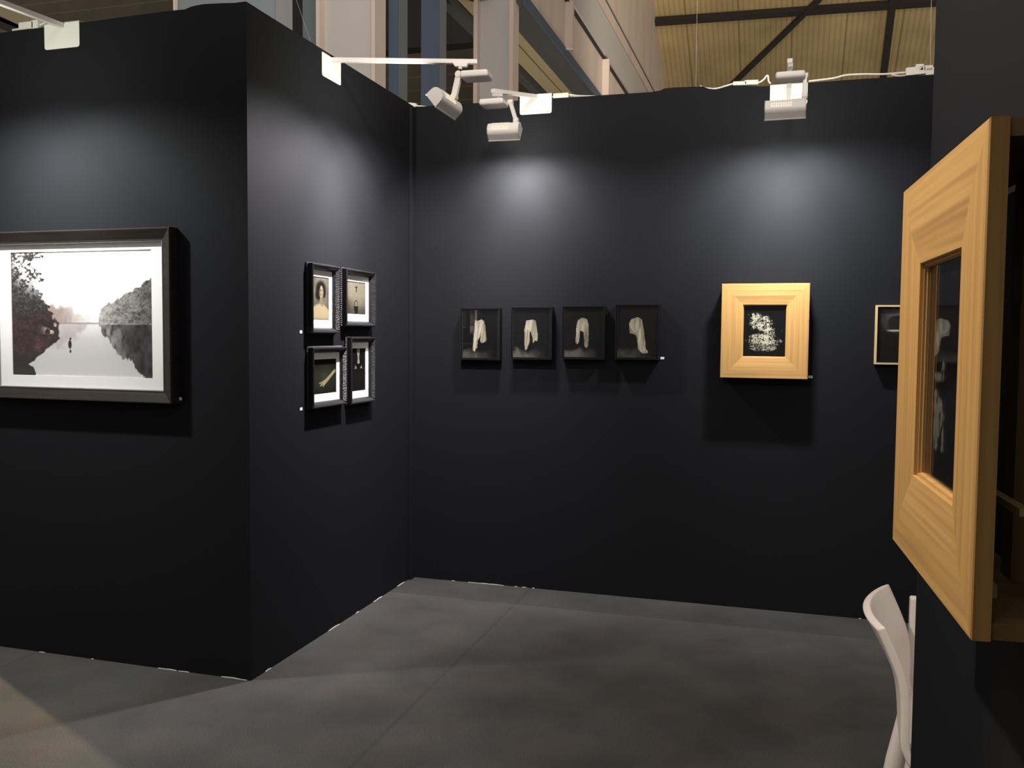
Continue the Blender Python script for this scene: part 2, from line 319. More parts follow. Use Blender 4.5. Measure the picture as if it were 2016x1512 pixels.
def art_arm(u, v):
    n = fbm(u, v, 6, 71); img = flat(u, (16, 17, 13)); img = mixc(img, ell(u, v, .45, .55, .5, .3, .9)*(.2+n)*.7, (66, 68, 50))
    arm = poly(u+(n-.5)*.03, v, [(.95, .30), (.98, .38), (.62, .66), (.5, .75), (.44, .80), (.41, .79), (.42, .74), (.33, .78), (.28, .77), (.36, .70), (.25, .70), (.26, .67), (.42, .64), (.58, .56)])
    return mixc(img, arm*(.6+.4*n), (172, 162, 122))
def art_legs(u, v):
    n = fbm(u, v, 9, 81); img = flat(u, (10, 10, 9)); img = mixc(img, ell(u, v, .5, .75, .35, .2, .8)*n*.5, (40, 38, 34))
    leg = poly(u, v, [(.41, .01), (.63, .01), (.60, .12), (.575, .20), (.585, .25), (.61, .33), (.58, .36), (.48, .36), (.445, .33), (.475, .25), (.475, .20), (.44, .12)])
    img = mixc(img, leg*(.6+.5*n), (170, 158, 140)); img = mixc(img, ((np.abs(u-.525) < .012)*(v < .33)).astype(float)*.7, (40, 36, 32))
    for cx, s in ((.34, 1), (.72, -1)): img = mixc(img, poly(u, v, [(cx-.08*s, .48), (cx-.02*s, .39), (cx+.08*s, .47)]), (128, 122, 116))
    return img
def art_branch(u, v):
    img = flat(u, (7, 7, 8)); f1 = fbm(u, v, 16, 91, 4); f2 = fbm(u*.8, v*1.6, 34, 95, 3); sk = fbm(u, v*3, 14, 99, 3)
    D = np.zeros(u.shape)
    for cx, cy, rx, ry, w in ((.30,.30,.14,.14,.9), (.36,.38,.16,.1,.9), (.52,.28,.10,.08,.8), (.50,.34,.18,.10,.7), (.50,.48,.15,.09,.9), (.60,.52,.14,.1,.8), (.46,.62,.26,.07,1), (.52,.70,.32,.07,1), (.60,.60,.12,.10,.8), (.76,.70,.16,.06,.5), (.5,.80,.28,.06,.55), (.26,.69,.2,.04,.5), (.50,.87,.22,.02,.5)):
        D = np.maximum(D, w*ell(u, v, cx, cy, rx, ry, .55))
    f3 = fbm(u, v, 58, 131, 2); rd = 1-np.abs(2*fbm(u*1.1, v*.9, 15, 137, 3)-1); r2 = 1-np.abs(2*fbm(u*.7, v*1.5, 24, 141, 3)-1)
    D2 = np.clip(D*1.15, 0, 1)
    a = np.maximum(sm(.48, .62, D*.60+(f1-.5)*.8+(f3-.5)*.9+(f2-.5)*.4), np.maximum(sm(.90, .97, rd), sm(.91, .98, r2))*sm(.30, .55, D2+(f3-.5)*.9)*.8)
    a = np.maximum(a, sm(.60, .72, sk+.1*f3)*sm(.3, .6, ell(u, v, .48, .80, .34, .10, .6))*.5)
    img = mixc(img, a, np.array(lin(214, 208, 184)[:3])); hol = np.maximum(ell(u, v, .42, .52, .07, .03, .4), ell(u, v, .30, .50, .07, .06, .4))
    img = mixc(img, hol, (8, 8, 8)); img = mixc(img, ((np.abs(u-.385) < .006)*(v > .25)*(v < .9)).astype(float)*.5, (130, 126, 112)); return img
def art_head(u, v):
    n = fbm(u, v, 6, 111); img = flat(u, (11, 11, 11)); img = mixc(img, np.clip(ell(u, v, .5, .2, .42, .2, .6)*n*1.5, 0, 1), (104, 106, 102))
    img = mixc(img, ell(u, v, .42, .28, .24, .16, .2), (26, 26, 26)); img = mixc(img, ell(u, v, .36, .42, .16, .018, .4), (168, 168, 160))
    return mixc(img, sm(.02, .06, v-interp(u, [(0, .62), (.2, .48), (.36, .44), (.6, .47), (1, .6)])), (9, 9, 9))
def art_bones(u, v):
    n = fbm(u, v, 14, 121); n2 = fbm(u, v, 30, 123); img = flat(u, (10, 10, 10)); mk = np.zeros(u.shape); uu = u+(n-.5)*.10; vv = v+(n2-.5)*.04
    for cx, cy, rx, ry in ((.30,.52,.09,.022), (.42,.49,.035,.045), (.27,.61,.07,.04), (.30,.66,.09,.05), (.38,.69,.07,.06), (.30,.75,.08,.05), (.28,.80,.05,.04), (.46,.79,.03,.04), (.46,.84,.035,.02), (.30,.845,.05,.02)):
        mk = np.maximum(mk, ell(uu, vv, cx, cy, rx, ry, .3))
    return mixc(img, np.clip(mk*sm(.30, .62, n2+.1)*1.1, 0, 1), (120, 118, 106))

def print_sheet(name, W, H, y, fn, parent, x=0, z=0, res=.0022):
    nx, nz = max(30, int(W/res)), max(30, int(H/res)); gx, gz = np.meshgrid(np.linspace(0, 1, nx), np.linspace(0, 1, nz))
    co = np.stack([x+(gx-.5)*W, np.full(gx.shape, y), z+(.5-gz)*H], -1).reshape(-1, 3)
    i = np.arange(nx*nz).reshape(nz, nx); q = np.stack([i[1:, :-1], i[1:, 1:], i[:-1, 1:], i[:-1, :-1]], -1).reshape(-1, 4)
    me = bpy.data.meshes.new(name); me.vertices.add(len(co)); me.vertices.foreach_set('co', co.ravel())
    me.loops.add(q.size); me.loops.foreach_set('vertex_index', q.ravel().astype(np.int32)); me.polygons.add(len(q))
    me.polygons.foreach_set('loop_start', (np.arange(len(q))*4).astype(np.int32)); me.update(calc_edges=True)
    rgb = np.clip(fn(gx, gz), 0, 1).reshape(-1, 3); at = me.color_attributes.new('Col', 'FLOAT_COLOR', 'POINT')
    at.data.foreach_set('color', np.concatenate([rgb, np.ones((len(rgb), 1))], 1).astype(np.float32).ravel())
    me.materials.append(M['art']); o = bpy.data.objects.new(name, me); COL.objects.link(o); o.parent = parent; return o

# ------------------------------------------------------------------ the booth
def wall_poly(name, pts, off): return struct(MB().prism(pts, off).build(name, M['wall']))
FL = struct(B(-16, 10, -9, 24, -.06, 0).build('floor', M['carpet']))
XLE = -4.03
tl = [onY(x, y, YL) for x, y in ((0, 65), (340, 20.5), (363, 18.5), (378, 12.5), (400, 8), (440, 6), (462, 5.5), (482, 3))]
wall_poly('wall_left', [Vector((XLE, YL, 0)), Vector((XLE, YL, WH+.02))]+tl[:-1]+[Vector((XS, YL, tl[-1].z)), Vector((XS, YL, 0))], (0, .09, 0))
struct(B(XS-.09, XS, YL+.09, YB+.09, 0, WH+.012).build('wall_side', M['wall']))
tb = [onY(x, y, YB) for x, y in ((808, 211), (1100, 193), (1283, 181), (1299, 178.5), (1308, 174), (1330, 172), (1384, 170), (1395, 174.5), (1410, 176.5), (1430, 171.5), (1445, 169), (1500, 170), (1620, 161), (1700, 155), (1843, 147))]
wall_poly('wall_back', [Vector((XS, YB, 0)), Vector((XS, YB, tb[0].z))]+tb[1:]+[Vector((2.6, YB, WH)), Vector((2.6, YB, 0))], (0, .09, 0))
struct(B(XS, XS+.022, YB-.07, YB, 0, WH-.005).build('trim_1', M['wall'], bevel=.003))
# right-hand wall, turned a little like the frame that hangs on it
RW = math.radians(-2.8)
YE = 1.945; XE = .1385*YE
wr = struct(B(0, .09, -3.6, 0, 0, 3.6).build('wall_right', M['wall'])); wr.location = (XE, YE, 0); wr.rotation_euler = (0, 0, -RW)
# pale booth across the aisle behind the camera (seen in the picture glass only)
struct(B(-7, 4, -4.6, -4.5, 0, 3).build('wall_opposite', M['hall_light_wall']))

# torn white tape and paint along the foot of the walls
tn = 2
def sliver(a, b, off):
    global tn
    n = max(3, int((b-a).length/.03)); up_ = [Vector((0, 0, .001+random.random()*.0045*math.sin(math.pi*(k+.3)/(n+.6)))) for k in range(n+1)]
    line = [a+(b-a)*k/n for k in range(n+1)]
    struct(MB().prism([p+u for p, u in zip(line, up_)]+[line[-1]+Vector((0, 0, .0002)), line[0]+Vector((0, 0, .0002))], off).build('trim_%d' % tn, M['tape'])); tn += 1
fl = lambda p: Vector((p.x, p.y, 0))
for pts in (((78,1285),(88,1281)), ((180,1293),(184,1294)), ((312,1315),(348,1318)), ((352,1318),(372,1320)), ((436,1325),(486,1333))):
    a, b = [fl(onY(x, y, YL)) for x, y in pts]; sliver(a, b, (0, -.004, 0))
for x0, x1 in ((522, 533), (646, 668), (700, 706), (735, 752), (782, 796)):
    sliver(Vector((XS, onX(x0, 1335-(x0-497)*.623, XS).y, 0)), Vector((XS, onX(x1, 1335-(x1-497)*.623, XS).y, 0)), (.004, 0, 0))
for x0, x1 in ((890, 896), (922, 992), (1013, 1019), (1028, 1036), (1048, 1052), (1690, 1695)):
    sliver(fl(onY(x0, 1142+(x0-818)*.0995, YB)), fl(onY(x1, 1142+(x1-818)*.0995, YB)), (0, -.004, 0))

# ------------------------------------------------------------------ pictures
def picture(name, loc, rz, label, cat='picture', group=None): return tag(empty(name, loc, rz), label, cat, group)

# big river landscape on the left wall (glass front, white mat)
xl, xr, zt, zb = -3.705, -2.636, 2.045, 1.248
W, H = xr-xl, zt-zb
P = picture('framed_landscape', ((xl+xr)/2, YL, (zt+zb)/2), 0, 'large framed photograph of a misty river between trees in white mat')
MB().ring(W, H, [(0, 0), (0, -.05), (.004, -.056), (.007, -.056), (.05, -.036), (.056, -.036), (.056, 0)]).build('frame', M['brown'], P)
MB().ring(W-.112, H-.112, [(0, -.034), (0, -.012), (.004, -.012), (.004, -.034)]).build('fillet', M['fillet'], P)
ax0, ax1, az0, az1 = -3.574, -2.767, 1.362, 1.950
mw, mh = W-.113, H-.113; acx, acz = (ax0+ax1)/2-(xl+xr)/2, (az0+az1)/2-(zt+zb)/2; aw, ah = ax1-ax0, az1-az0
mb = MB()
mb.box(-mw/2, acx-aw/2, -.016, -.012, -mh/2, mh/2).box(acx+aw/2, mw/2, -.016, -.012, -mh/2, mh/2).box(acx-aw/2, acx+aw/2, -.016, -.012, acz+ah/2, mh/2).box(acx-aw/2, acx+aw/2, -.016, -.012, -mh/2, acz-ah/2)
mb.build('mat_board', M['matboard'], P)
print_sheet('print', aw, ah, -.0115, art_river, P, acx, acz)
B(-mw/2, mw/2, -.024, -.022, -mh/2, mh/2).build('glass', M['glass'], P)

# four small photographs in deep black ribbed frames on the side wall
def ornate(y0, y1, z0, z1, label, fn, bot=.039, matw=.034, back=0):
    W, H = y1-y0, z1-z0; dp = .042
    P = picture('ribbed_frame_photograph', (XS, (y0+y1)/2, (z0+z1)/2), math.pi/2, label, 'picture', 'small photographs in deep ribbed black frames')
    fr = MB().ring(W, H, [(0, 0), (-.004, -.004), (-.004, -.010), (.002, -.013), (0, -dp+.004), (.003, -dp), (.007, -dp), (.027, -.009), (.028, -.006), (.028, 0)])
    for s in range(4):                             # ribs pressed across the inner slope
        L = W if s % 2 == 0 else H; n = int((L-.03)/.0085)
        for k in range(n):
            t = -L/2+.015+(k+.5)*(L-.03)/n; d0 = .009; d1 = min(.019, L/2-abs(t)-.001)
            if d1 < d0+.002: continue
            f = lambda d: -dp+(d-.007)*(dp-.009)/.020
            q = []
            for d, e in ((d0, -.0004), (d1, -.0004)):
                for w, h in ((-.0028, 0), (0, -.0026), (.0028, 0)):
                    dd = d+(.0022 if h else 0); a, yy = t+w+(d-d0)*.5, f(d)+e+h*.4
                    q.append({0: (a, yy, -H/2+dd), 1: (W/2-dd, yy, a), 2: (a, yy, H/2-dd), 3: (-W/2+dd, yy, a)}[s])
            fr.add(q, [(0, 1, 4, 3), (1, 2, 5, 4), (0, 2, 1), (3, 4, 5)])
        n = int(L/.011)                            # beaded rim by the wall
        for k in range(n):
            t = -L/2+(k+.5)*L/n; c = {0: (t, -.008, -H/2-.003), 1: (W/2+.003, -.008, t), 2: (t, -.008, H/2+.003), 3: (-W/2-.003, -.008, t)}[s]
            c = Vector(c); r = .0042; o = [c+Vector(v)*r for v in ((1,0,0),(-1,0,0),(0,1,0),(0,-1,0),(0,0,1),(0,0,-1))]
            fr.add(o, [(0,2,4),(2,1,4),(1,3,4),(3,0,4),(2,0,5),(1,2,5),(3,1,5),(0,3,5)])
    fr.build('frame', M['ornate'], P)
    sw, sh = W-.056, H-.056; aw, ah = sw-2*matw, sh-.033-bot; az = (bot-.033)/2
    mb = MB().box(-sw/2, -aw/2, -.0075, -.004, -sh/2, sh/2).box(aw/2, sw/2, -.0075, -.004, -sh/2, sh/2).box(-aw/2, aw/2, -.0075, -.004, az+ah/2, sh/2).box(-aw/2, aw/2, -.0075, -.004, -sh/2, az-ah/2)
    mb.build('mat_board', M['matboard'], P); print_sheet('print', aw, ah, -.0042, fn, P, 0, az, .0014)
def dim(fn, k): return lambda u, v: fn(u, v)*k
ornate(3.964, 4.252, 1.575, 1.922, 'black ribbed frame holding portrait of a dark-haired woman in pale blouse', dim(art_woman, .42))
ornate(4.325, 4.684, 1.615, 1.921, 'black ribbed frame holding photograph of a small cross above a chair', dim(art_cross, .55))
ornate(3.967, 4.332, 1.197, 1.503, 'black ribbed frame holding dark photograph of a pale reaching forearm', dim(art_arm, .62))
ornate(4.379, 4.680, 1.189, 1.554, 'black ribbed frame holding tall dark photograph of hanging pale legs', dim(art_legs, .7))

# four black box frames with floating cloths
def cloth_pic(x0, x1, z0, z1, fn, label):
    W, H = x1-x0, z1-z0
    P = picture('black_box_frame', ((x0+x1)/2, YB, (z0+z1)/2), 0, label, 'picture', 'four black framed cloth photographs in a row')
    MB().ring(W, H, [(0, 0), (0, -.05), (.0055, -.05), (.0055, -.036), (.0055, 0)]).build('frame', M['black'], P)
    MB().ring(W-.018, H-.018, [(0, -.002), (0, -.045), (.004, -.045), (.004, -.03), (.004, -.002)]).build('inner_frame', M['ornate'], P)
    B(-W/2+.0055, W/2-.0055, -.004, -.001, -H/2+.0055, H/2-.0055).build('backing', M['black'], P)
    print_sheet('print', W-.026, H-.026, -.0405, fn, P)
    B(-W/2+.013, W/2-.013, -.0435, -.042, -H/2+.013, H/2-.013).build('glass', M['glass'], P)
cloth_pic(-1.929, -1.671, 1.418, 1.739, CL1, 'first black framed cloth picture from the room corner, cloth trailing low at left')
cloth_pic(-1.600, -1.341, 1.426, 1.745, CL2, 'second black framed cloth picture from the corner, flat-topped cloth with two hanging ends')
cloth_pic(-1.278, -1.018, 1.433, 1.751, CL3, 'third black framed cloth picture from the corner, cloth shaped like an arch')
cloth_pic(-.955, -.697, 1.436, 1.760, CL4, 'fourth black framed cloth picture from the corner, long cloth sweeping right to the ground')

# oak shadow boxes: mitred board face standing off the wall on two rails
def oak_box(loc, rz, label, fn, W=.472, H=.529, cleats=False):
    P = picture('oak_frame', loc, rz, label, 'picture', 'wide oak framed pictures'); D = -.11
    for c, nm, mt in ((0, 'rail', 'wood_h'), (1, 'stile', 'wood_v'), (2, 'rail', 'wood_h'), (3, 'stile', 'wood_v')):
        MB().side(W, H, [(0, D+.019), (0, D+.0015), (.0015, D), (.066, D), (.117, D+.0045), (.118, D+.0055), (.118, D+.010), (.105, D+.010), (.105, D+.019)], c).build(nm, M[mt], P)
    MB().ring(W-.22, H-.22, [(-.004, D+.0102), (-.004, D+.019), (.0125, D+.019), (.0125, D+.0145), (.0115, D+.0135), (.0115, D+.0102)]).build('fillet', M['wood_v'], P)
    B(-W/2+.004, W/2-.004, D+.020, -.001, H/2-.019, H/2-.001).build('top_board', M['wood_side'], P)
    B(-W/2+.004, W/2-.004, D+.020, -.001, -H/2+.001, -H/2+.019).build('bottom_board', M['wood_side'], P)
    w, h = W-.245, H-.245
    print_sheet('print', w, h, D+.0185, fn, P, 0, 0, .0014)
    B(-w/2, w/2, D+.0160, D+.0175, -h/2, h/2).build('glass', M['glass'], P)
    B(-w/2-.01, w/2+.01, D+.0192, D+.023, -h/2-.01, h/2+.01).build('backing', M['black'], P)
    if cleats:
        B(.036, .186, D+.055, D+.066, -.143, -.135).build('cleat', M['oak_pale'], P)
        B(.040, .076, D+.030, D+.058, -H/2+.019, -H/2+.050).build('wedge_block', M['oak_pale'], P)
        B(.112, .136, D+.024, D+.050, -H/2+.019, -H/2+.034).build('wedge_block', M['oak_pale'], P)
        B(.010, .052, -.024, -.008, -H/2+.0192, H/2-.0192).build('back_stile', M['wood_side'], P)
    return P
oak_box((-.1025, YB, 1.6085), 0, 'wide pale oak frame around a small dark picture of white branches', art_branch)
nearP = Vector((.2155, 1.236, 1.5295))
nrm = Vector((math.cos(-RW), math.sin(-RW), 0))    # from the frame's face into the right wall
nb = oak_box(tuple(Vector((.1792, 1.236, 1.5305))+nrm*.11), -math.pi/2-RW, 'large oak frame seen edge-on in the foreground on the right wall', art_bones, cleats=True)

# thin gilt frame half hidden behind the near oak frame
x0, z0, z1 = .480, 1.432, 1.754; W, H = .26, z1-z0
P = picture('gilt_frame', (x0+W/2, YB, (z0+z1)/2), 0, 'thin pale gold frame with dark portrait partly behind the near oak frame')
MB().ring(W, H, [(0, 0), (0, -.05), (.009, -.05), (.009, -.035), (.009, 0)]).build('frame', M['oak_pale'], P)
MB().ring(W-.018, H-.018, [(0, -.002), (0, -.04), (.009, -.04), (.009, -.002)]).build('inner_frame', M['black'], P)
print_sheet('print', W-.036, H-.036, -.032, art_head, P)
B(-W/2+.018, W/2-.018, -.037, -.035, -H/2+.018, H/2-.018).build('glass', M['glass'], P)

# little wall labels
def wlabel(p, rz, label):
    o = B(-.011, .011, -.002, 0, -.007, .007).build('wall_label', M['card']); o.location = p; o.rotation_euler = (0, 0, rz)
    tag(o, label, 'label', 'small white caption cards')
wlabel(onY(354, 785, YL), 0, 'tiny white caption card by the lower right corner of the river landscape')
wlabel(onX(592, 653.5, XS), math.pi/2, 'tiny white caption card left of the woman portrait')
wlabel(onX(592.5, 805, XS), math.pi/2, 'tiny white caption card left of the forearm picture')
wlabel(onY(1304, 705, YB), 0, 'tiny white caption card right of the fourth cloth picture')
wlabel(onY(1595.5, 742, YB), 0, 'tiny white caption card by the lower right corner of the small oak frame')

# ------------------------------------------------------------------ spotlights on arms
def lamp(st, en, wallrz, stem, drv, drz, head, axis, aim, link0, link1, label, power, lightaim, width=.2, col=(1, .96, .92), cone=104, spill=9):
    T = tag(empty('arm_spotlight', st), label, 'spotlight', 'white arm spotlights clipped to the wall tops'); S = Vector(st)
    Rz = Matrix.Rotation(wallrz, 4, 'Z'); L = lambda p: Vector(p)-S
    pl = MB(); cs = .10; z0, z1, r = -.105, .012, .012
    pl.prism([Rz @ Vector(p) for p in ((-cs, -.003, z1), (-cs, -.003, z0+r), (-cs+.003, -.003, z0+.003), (-cs+r, -.003, z0), (cs-r, -.003, z0), (cs-.003, -.003, z0+.003), (cs, -.003, z0+r), (cs, -.003, z1))], Rz @ Vector((0, .0025, 0)))
    pl.box(-cs, cs, -.003, .10, z1-.001, z1+.0015, Rz); pl.build('bracket', M['plate'], T)
    MB().bar((0, 0, 0), L(en), .026, .022).build('arm', M['white'], T, bevel=.002)
    e = (S-Vector(en)).normalized(); stv = Vector(stem); dz = Vector(en).z-.011
    ad = MB(); a = e; bb = Vector((-a.y, a.x, 0)).normalized(); c0 = Vector((stv.x, stv.y, dz))
    ad.prism([L(c0+a*x+Vector((0, 0, z))-bb*.012) for x, z in ((-.04, .002), (-.034, -.014), (.026, -.014), (.036, .002))], bb*.024)
    ad.tube([L(c0+Vector((0, 0, -.010))), L(c0+Vector((0, 0, -.02))), L(stv)], [.012, .0105, .0105], 12); ad.build('adapter', M['white'], T, smooth=False)
    Rd = Matrix.Translation(L(drv)) @ Matrix.Rotation(drz, 4, 'Z')
    B(-.072, .072, -.058, .058, -.018, .018, Rd).build('driver_box', M['white'], T, bevel=.013, seg=4)
    MB().bar(L(link0), L(link1), .032, .020, Vector(axis)).build('link', M['white'], T, bevel=.003)
    ax = Vector(axis).normalized()
    for q in (link0, link1): MB().tube([L(Vector(q)-ax*.014), L(Vector(q)+ax*.014)], .017, 16).build('hinge', M['white'], T)
    # head: rounded half shell along the axis, open towards the aim
    d = Vector(aim).normalized(); d = (d-ax*d.dot(ax)).normalized(); n = ax.cross(d); hc = Vector(head); w = width/2
    prof = [(.034, -.045)]+[(-.006-.034*math.sin(t), -.043*math.cos(t)) for t in np.linspace(.05, math.pi-.05, 12)]+[(.034, .045)]
    sh = MB(); vs = []; th = .003; P0 = [hc+d*a+n*b for a, b in prof]; P1 = [hc+d*(a if i in (0, 13) else a+th)+n*(b*(1-th/.045)) for i, (a, b) in enumerate(prof)]
    k = len(prof)
    for s in (-w, w): vs += [p+ax*s for p in P0]+[p+ax*s for p in P1]
    fs = []
    for i in range(k-1): fs += [(i, i+1, 2*k+i+1, 2*k+i), (k+i, k+i+1, 3*k+i+1, 3*k+i)]
    fs += [(0, k, 3*k, 2*k), (k-1, 2*k-1, 4*k-1, 3*k-1)]
    sh.add([L(p) for p in vs], fs)
    for s in (-w, w-.004): sh.prism([L(p+ax*s) for p in P0], ax*.004)
    hd = sh.build('head', M['white'], T)
    rm = MB()
    for b in (-.045, .045): rm.bar(L(hc+d*.034+n*b-ax*w), L(hc+d*.034+n*b+ax*w), .005, .004, n)
    rm.build('rim', M['plate'], hd)
    MB().prism([L(hc+d*.012+n*b+ax*s) for b, s in ((-.036, -w+.01), (.036, -w+.01), (.036, w-.01), (-.036, w-.01))], -d*.002).build('lens', M['lens'], hd)
    gr = MB()
    for row in range(4):
        t = math.pi/2+(row-1.5)*.34+(.15 if row > 1 else -.15); o = hc+d*(-.006-.0345*math.sin(t))-n*(.0435*math.cos(t)); tn = (d*(-math.cos(t)*.034)+n*(.043*math.sin(t))).normalized(); nn = ax.cross(tn)
        if nn.dot(o-hc) < 0: nn = -nn
        for j in range(9):
            c = o+ax*((j-4.6)*.0115-.012)+nn*.0006; q = [c+ax*a+tn*b for a, b in ((-.003, -.0045), (.003, -.0045), (.003, .0045), (-.003, .0045))]
            gr.prism([L(p) for p in q], L(S)+nn*.0006)
    gr.build('vent_grille', M['glow'], hd)
    # the linear bulb throws a wide fan of light at the wall
    for az, wgt in ((-44, .62), (0, .55), (44, .62)):
        li = bpy.data.lights.new('bulb', 'SPOT'); li.energy = power*wgt; li.color = col; li.spot_size = math.radians(cone); li.spot_blend = .75; li.shadow_soft_size = .028
        lo = bpy.data.objects.new('bulb', li); COL.objects.link(lo); lo.parent = T; lo.location = L(hc+d*.05+ax*(az/44*.05))
        lo.rotation_euler = (Matrix.Rotation(math.radians(az), 3, 'Z') @ Vector(lightaim)).to_track_quat('-Z', 'Y').to_euler()
    l2 = bpy.data.lights.new('bulb_spill', 'SPOT'); l2.energy = spill; l2.color = (1, 1, .90); l2.spot_size = math.radians(150); l2.spot_blend = 1; l2.shadow_soft_size = .02
    o2 = bpy.data.objects.new('bulb_spill', l2); COL.objects.link(o2); o2.parent = T; o2.location = L(hc+d*.05); hz = Vector((lightaim[0], lightaim[1], 0)).normalized(); o2.rotation_euler = (hz+Vector((0, 0, .35))).to_track_quat('-Z', 'Y').to_euler()
    return T
PW = 104
s1 = Vector((XS, 4.235, 2.985)); e1 = Vector((-1.512, 4.354, 2.95))
lamp(s1, e1, math.pi/2, onY(906, 136, 4.33), onY(938, 150, 4.32), math.radians(4), onY(877, 202, 4.25), (.03, .185, -.02), (-.72, .05, -.62), onY(904, 147, 4.30), onY(894, 192, 4.29),
     'white arm spotlight clipped on the side wall, longest arm, head tipped left', PW*2.05, (-.80, 0, -1), col=(1, .95, .97), cone=106, spill=20)
s2 = onY(1055, 190, YB); e2 = Vector((-1.606, 4.89, 2.952))
lamp(s2, e2, 0, onY(980, 191, 4.92), onY(972, 204, 4.92), math.radians(0), onY(993, 257, 4.92), (1, .05, 0), (0, .75, -.6), onY(1005, 202, 4.93), onY(1016, 238, 4.94),
     'white arm spotlight over the cloth pictures, left one on the back wall', PW*.95, (0, .74, -1), .185, (1, .96, .95), 104)
s3 = onY(1553, 170, YB); e3 = Vector((-.002, 4.747, 2.952))
lamp(s3, e3, 0, onY(1556, 133, 4.79), onY(1556, 152, 4.80), 0, onY(1546, 213, 4.78), (1, 0, 0), (0, .7, -.66), onY(1585, 150, 4.79), onY(1584, 190, 4.78),
     'white arm spotlight over the small oak frame, right one on the back wall', PW*1.14, (0, .80, -1), col=(.97, .98, 1), cone=104)
s4 = Vector((-3.257, YL, 2.998)); e4 = Vector((-3.235, 2.80, 2.96))
lamp(s4, e4, 0, (-3.237, 2.84, 2.91), (-3.237, 2.84, 2.885), 0, (-3.28, 2.86, 2.74), (1, 0, 0), (0, .7, -.66), (-3.15, 2.84, 2.885), (-3.16, 2.85, 2.78),
     'white arm spotlight clipped on the left wall above the river landscape', PW*.98, (0, .58, -1), col=(.98, 1, .98), cone=112)

# a lamp of the same kind above the near oak frame, out of the picture
def spot(name, loc, aim, e, col, size, blend, r=.03):
    li = bpy.data.lights.new(name, 'SPOT'); li.energy = e; li.color = col; li.spot_size = math.radians(size); li.spot_blend = blend; li.shadow_soft_size = r
    o = bpy.data.objects.new(name, li); COL.objects.link(o); o.location = loc; o.rotation_euler = Vector(aim).to_track_quat('-Z', 'Y').to_euler(); return o
spot('booth_lamp', (-.75, 1.35, 2.95), (.8, .32, -1.05), 152, (1, .92, .80), 150, 1)
# warm hall light entering past the far end of the left wall
spot('unseen_hall_light', (-10.5, 6.6, 3.4), (7, -3.4, -3.4), 5200, (1, .74, .44), 27, .5, .1)

spot('unseen_hall_light', (0, 0, 5.5), (-2.5, 9, .2), 1250, (1, .90, .80), 82, .6, .4)  # added fill spot above the camera, brightens columns and lamp heads
spot('unseen_hall_light', (-2.1, 11.5, .8), (-.8, .6, 4), 420, (1, .88, .70), 100, .6, .3)  # added uplight hidden behind the back wall, brightens the girder soffit
spot('unseen_hall_light', (1.5, 7.0, 3.6), (-.6, 12, 4.6), 2100, (1, .90, .74), 74, .5, .4)  # added unseen spot behind the back wall, brightens the roof sheets

# ------------------------------------------------------------------ cables lying along the wall tops
def smooth(pts, k=6):
    pts = [Vector(p) for p in pts]; out = []
    for i in range(len(pts)-1):
        p0, p1, p2, p3 = pts[max(i-1, 0)], pts[i], pts[i+1], pts[min(i+2, len(pts)-1)]
        for j in range(k):
            t = j/k; out.append(.5*((2*p1)+(-p0+p2)*t+(2*p0-5*p1+4*p2-p3)*t*t+(-p0+3*p1-3*p2+p3)*t**3))
    return out+[pts[-1]]
def cable(px, Y, plug, label, strand2=None):
    pts = [onY(x, y, Y) for x, y in px]; o0 = pts[0].copy(); T = tag(empty('power_cable', o0), label, 'cable', 'white cables on the wall tops')
    MB().tube([p-o0 for p in smooth(pts)], .0055, 8).build('cord', M['cable'], T, smooth=True)
    if strand2: MB().tube([onY(x, y, Y)-o0 for x, y in strand2], .004, 8).build('cord', M['cable'], T, smooth=True)
    for x0, y0, x1, y1, h in plug:
        a, b = onY(x0, y0, Y)-o0, onY(x1, y1, Y)-o0; MB().bar(a, b, .03, h).build('connector', M['cable'], T, bevel=.003)
cable([(788,204),(800,206),(820,208.5),(848,211.5)], YB+.02, [(793,204,808,206,.016),(806,206.5,820,208,.024)], 'white cable and connector in the corner where the two walls meet')
cable([(1080,191),(1100,190),(1122,187),(1140,189),(1178,190)], YB+.02, [(1090,190.5,1120,188.5,.032)], 'white cable and connector just right of the left back-wall spotlight', [(1122,190),(1150,190.5),(1215,188.5)])
cable([(1378,170),(1392,174),(1410,174.5),(1430,169),(1444,165),(1470,164),(1492,163),(1503,157),(1509,149.5),(1512,150),(1513,159),(1517,165)], YB+.012, [(1443,165.5,1470,164.5,.022),(1466,163.5,1493,162.5,.026)], 'white looping cable just left of the right back-wall spotlight')
cable([(1592,160),(1640,154),(1665,148),(1700,146),(1740,146),(1784,142.5)], YB+.012, [(1783,142.5,1822,138.5,.042),(1802,134,1818,133.5,.035),(1818,136,1836,135,.03),(1822,142,1846,140,.04)], 'white cable and multi-plug at the right end of the back wall', [(1755,147),(1770,150),(1785,148.5)])
cable([(25,59.5),(40,57),(60,52),(78,50),(90,44)], YL+.02, [(41,53.5,70,50,.034),(66,50,79,49,.04)], 'white cable and connector above the left wall beside its bracket')

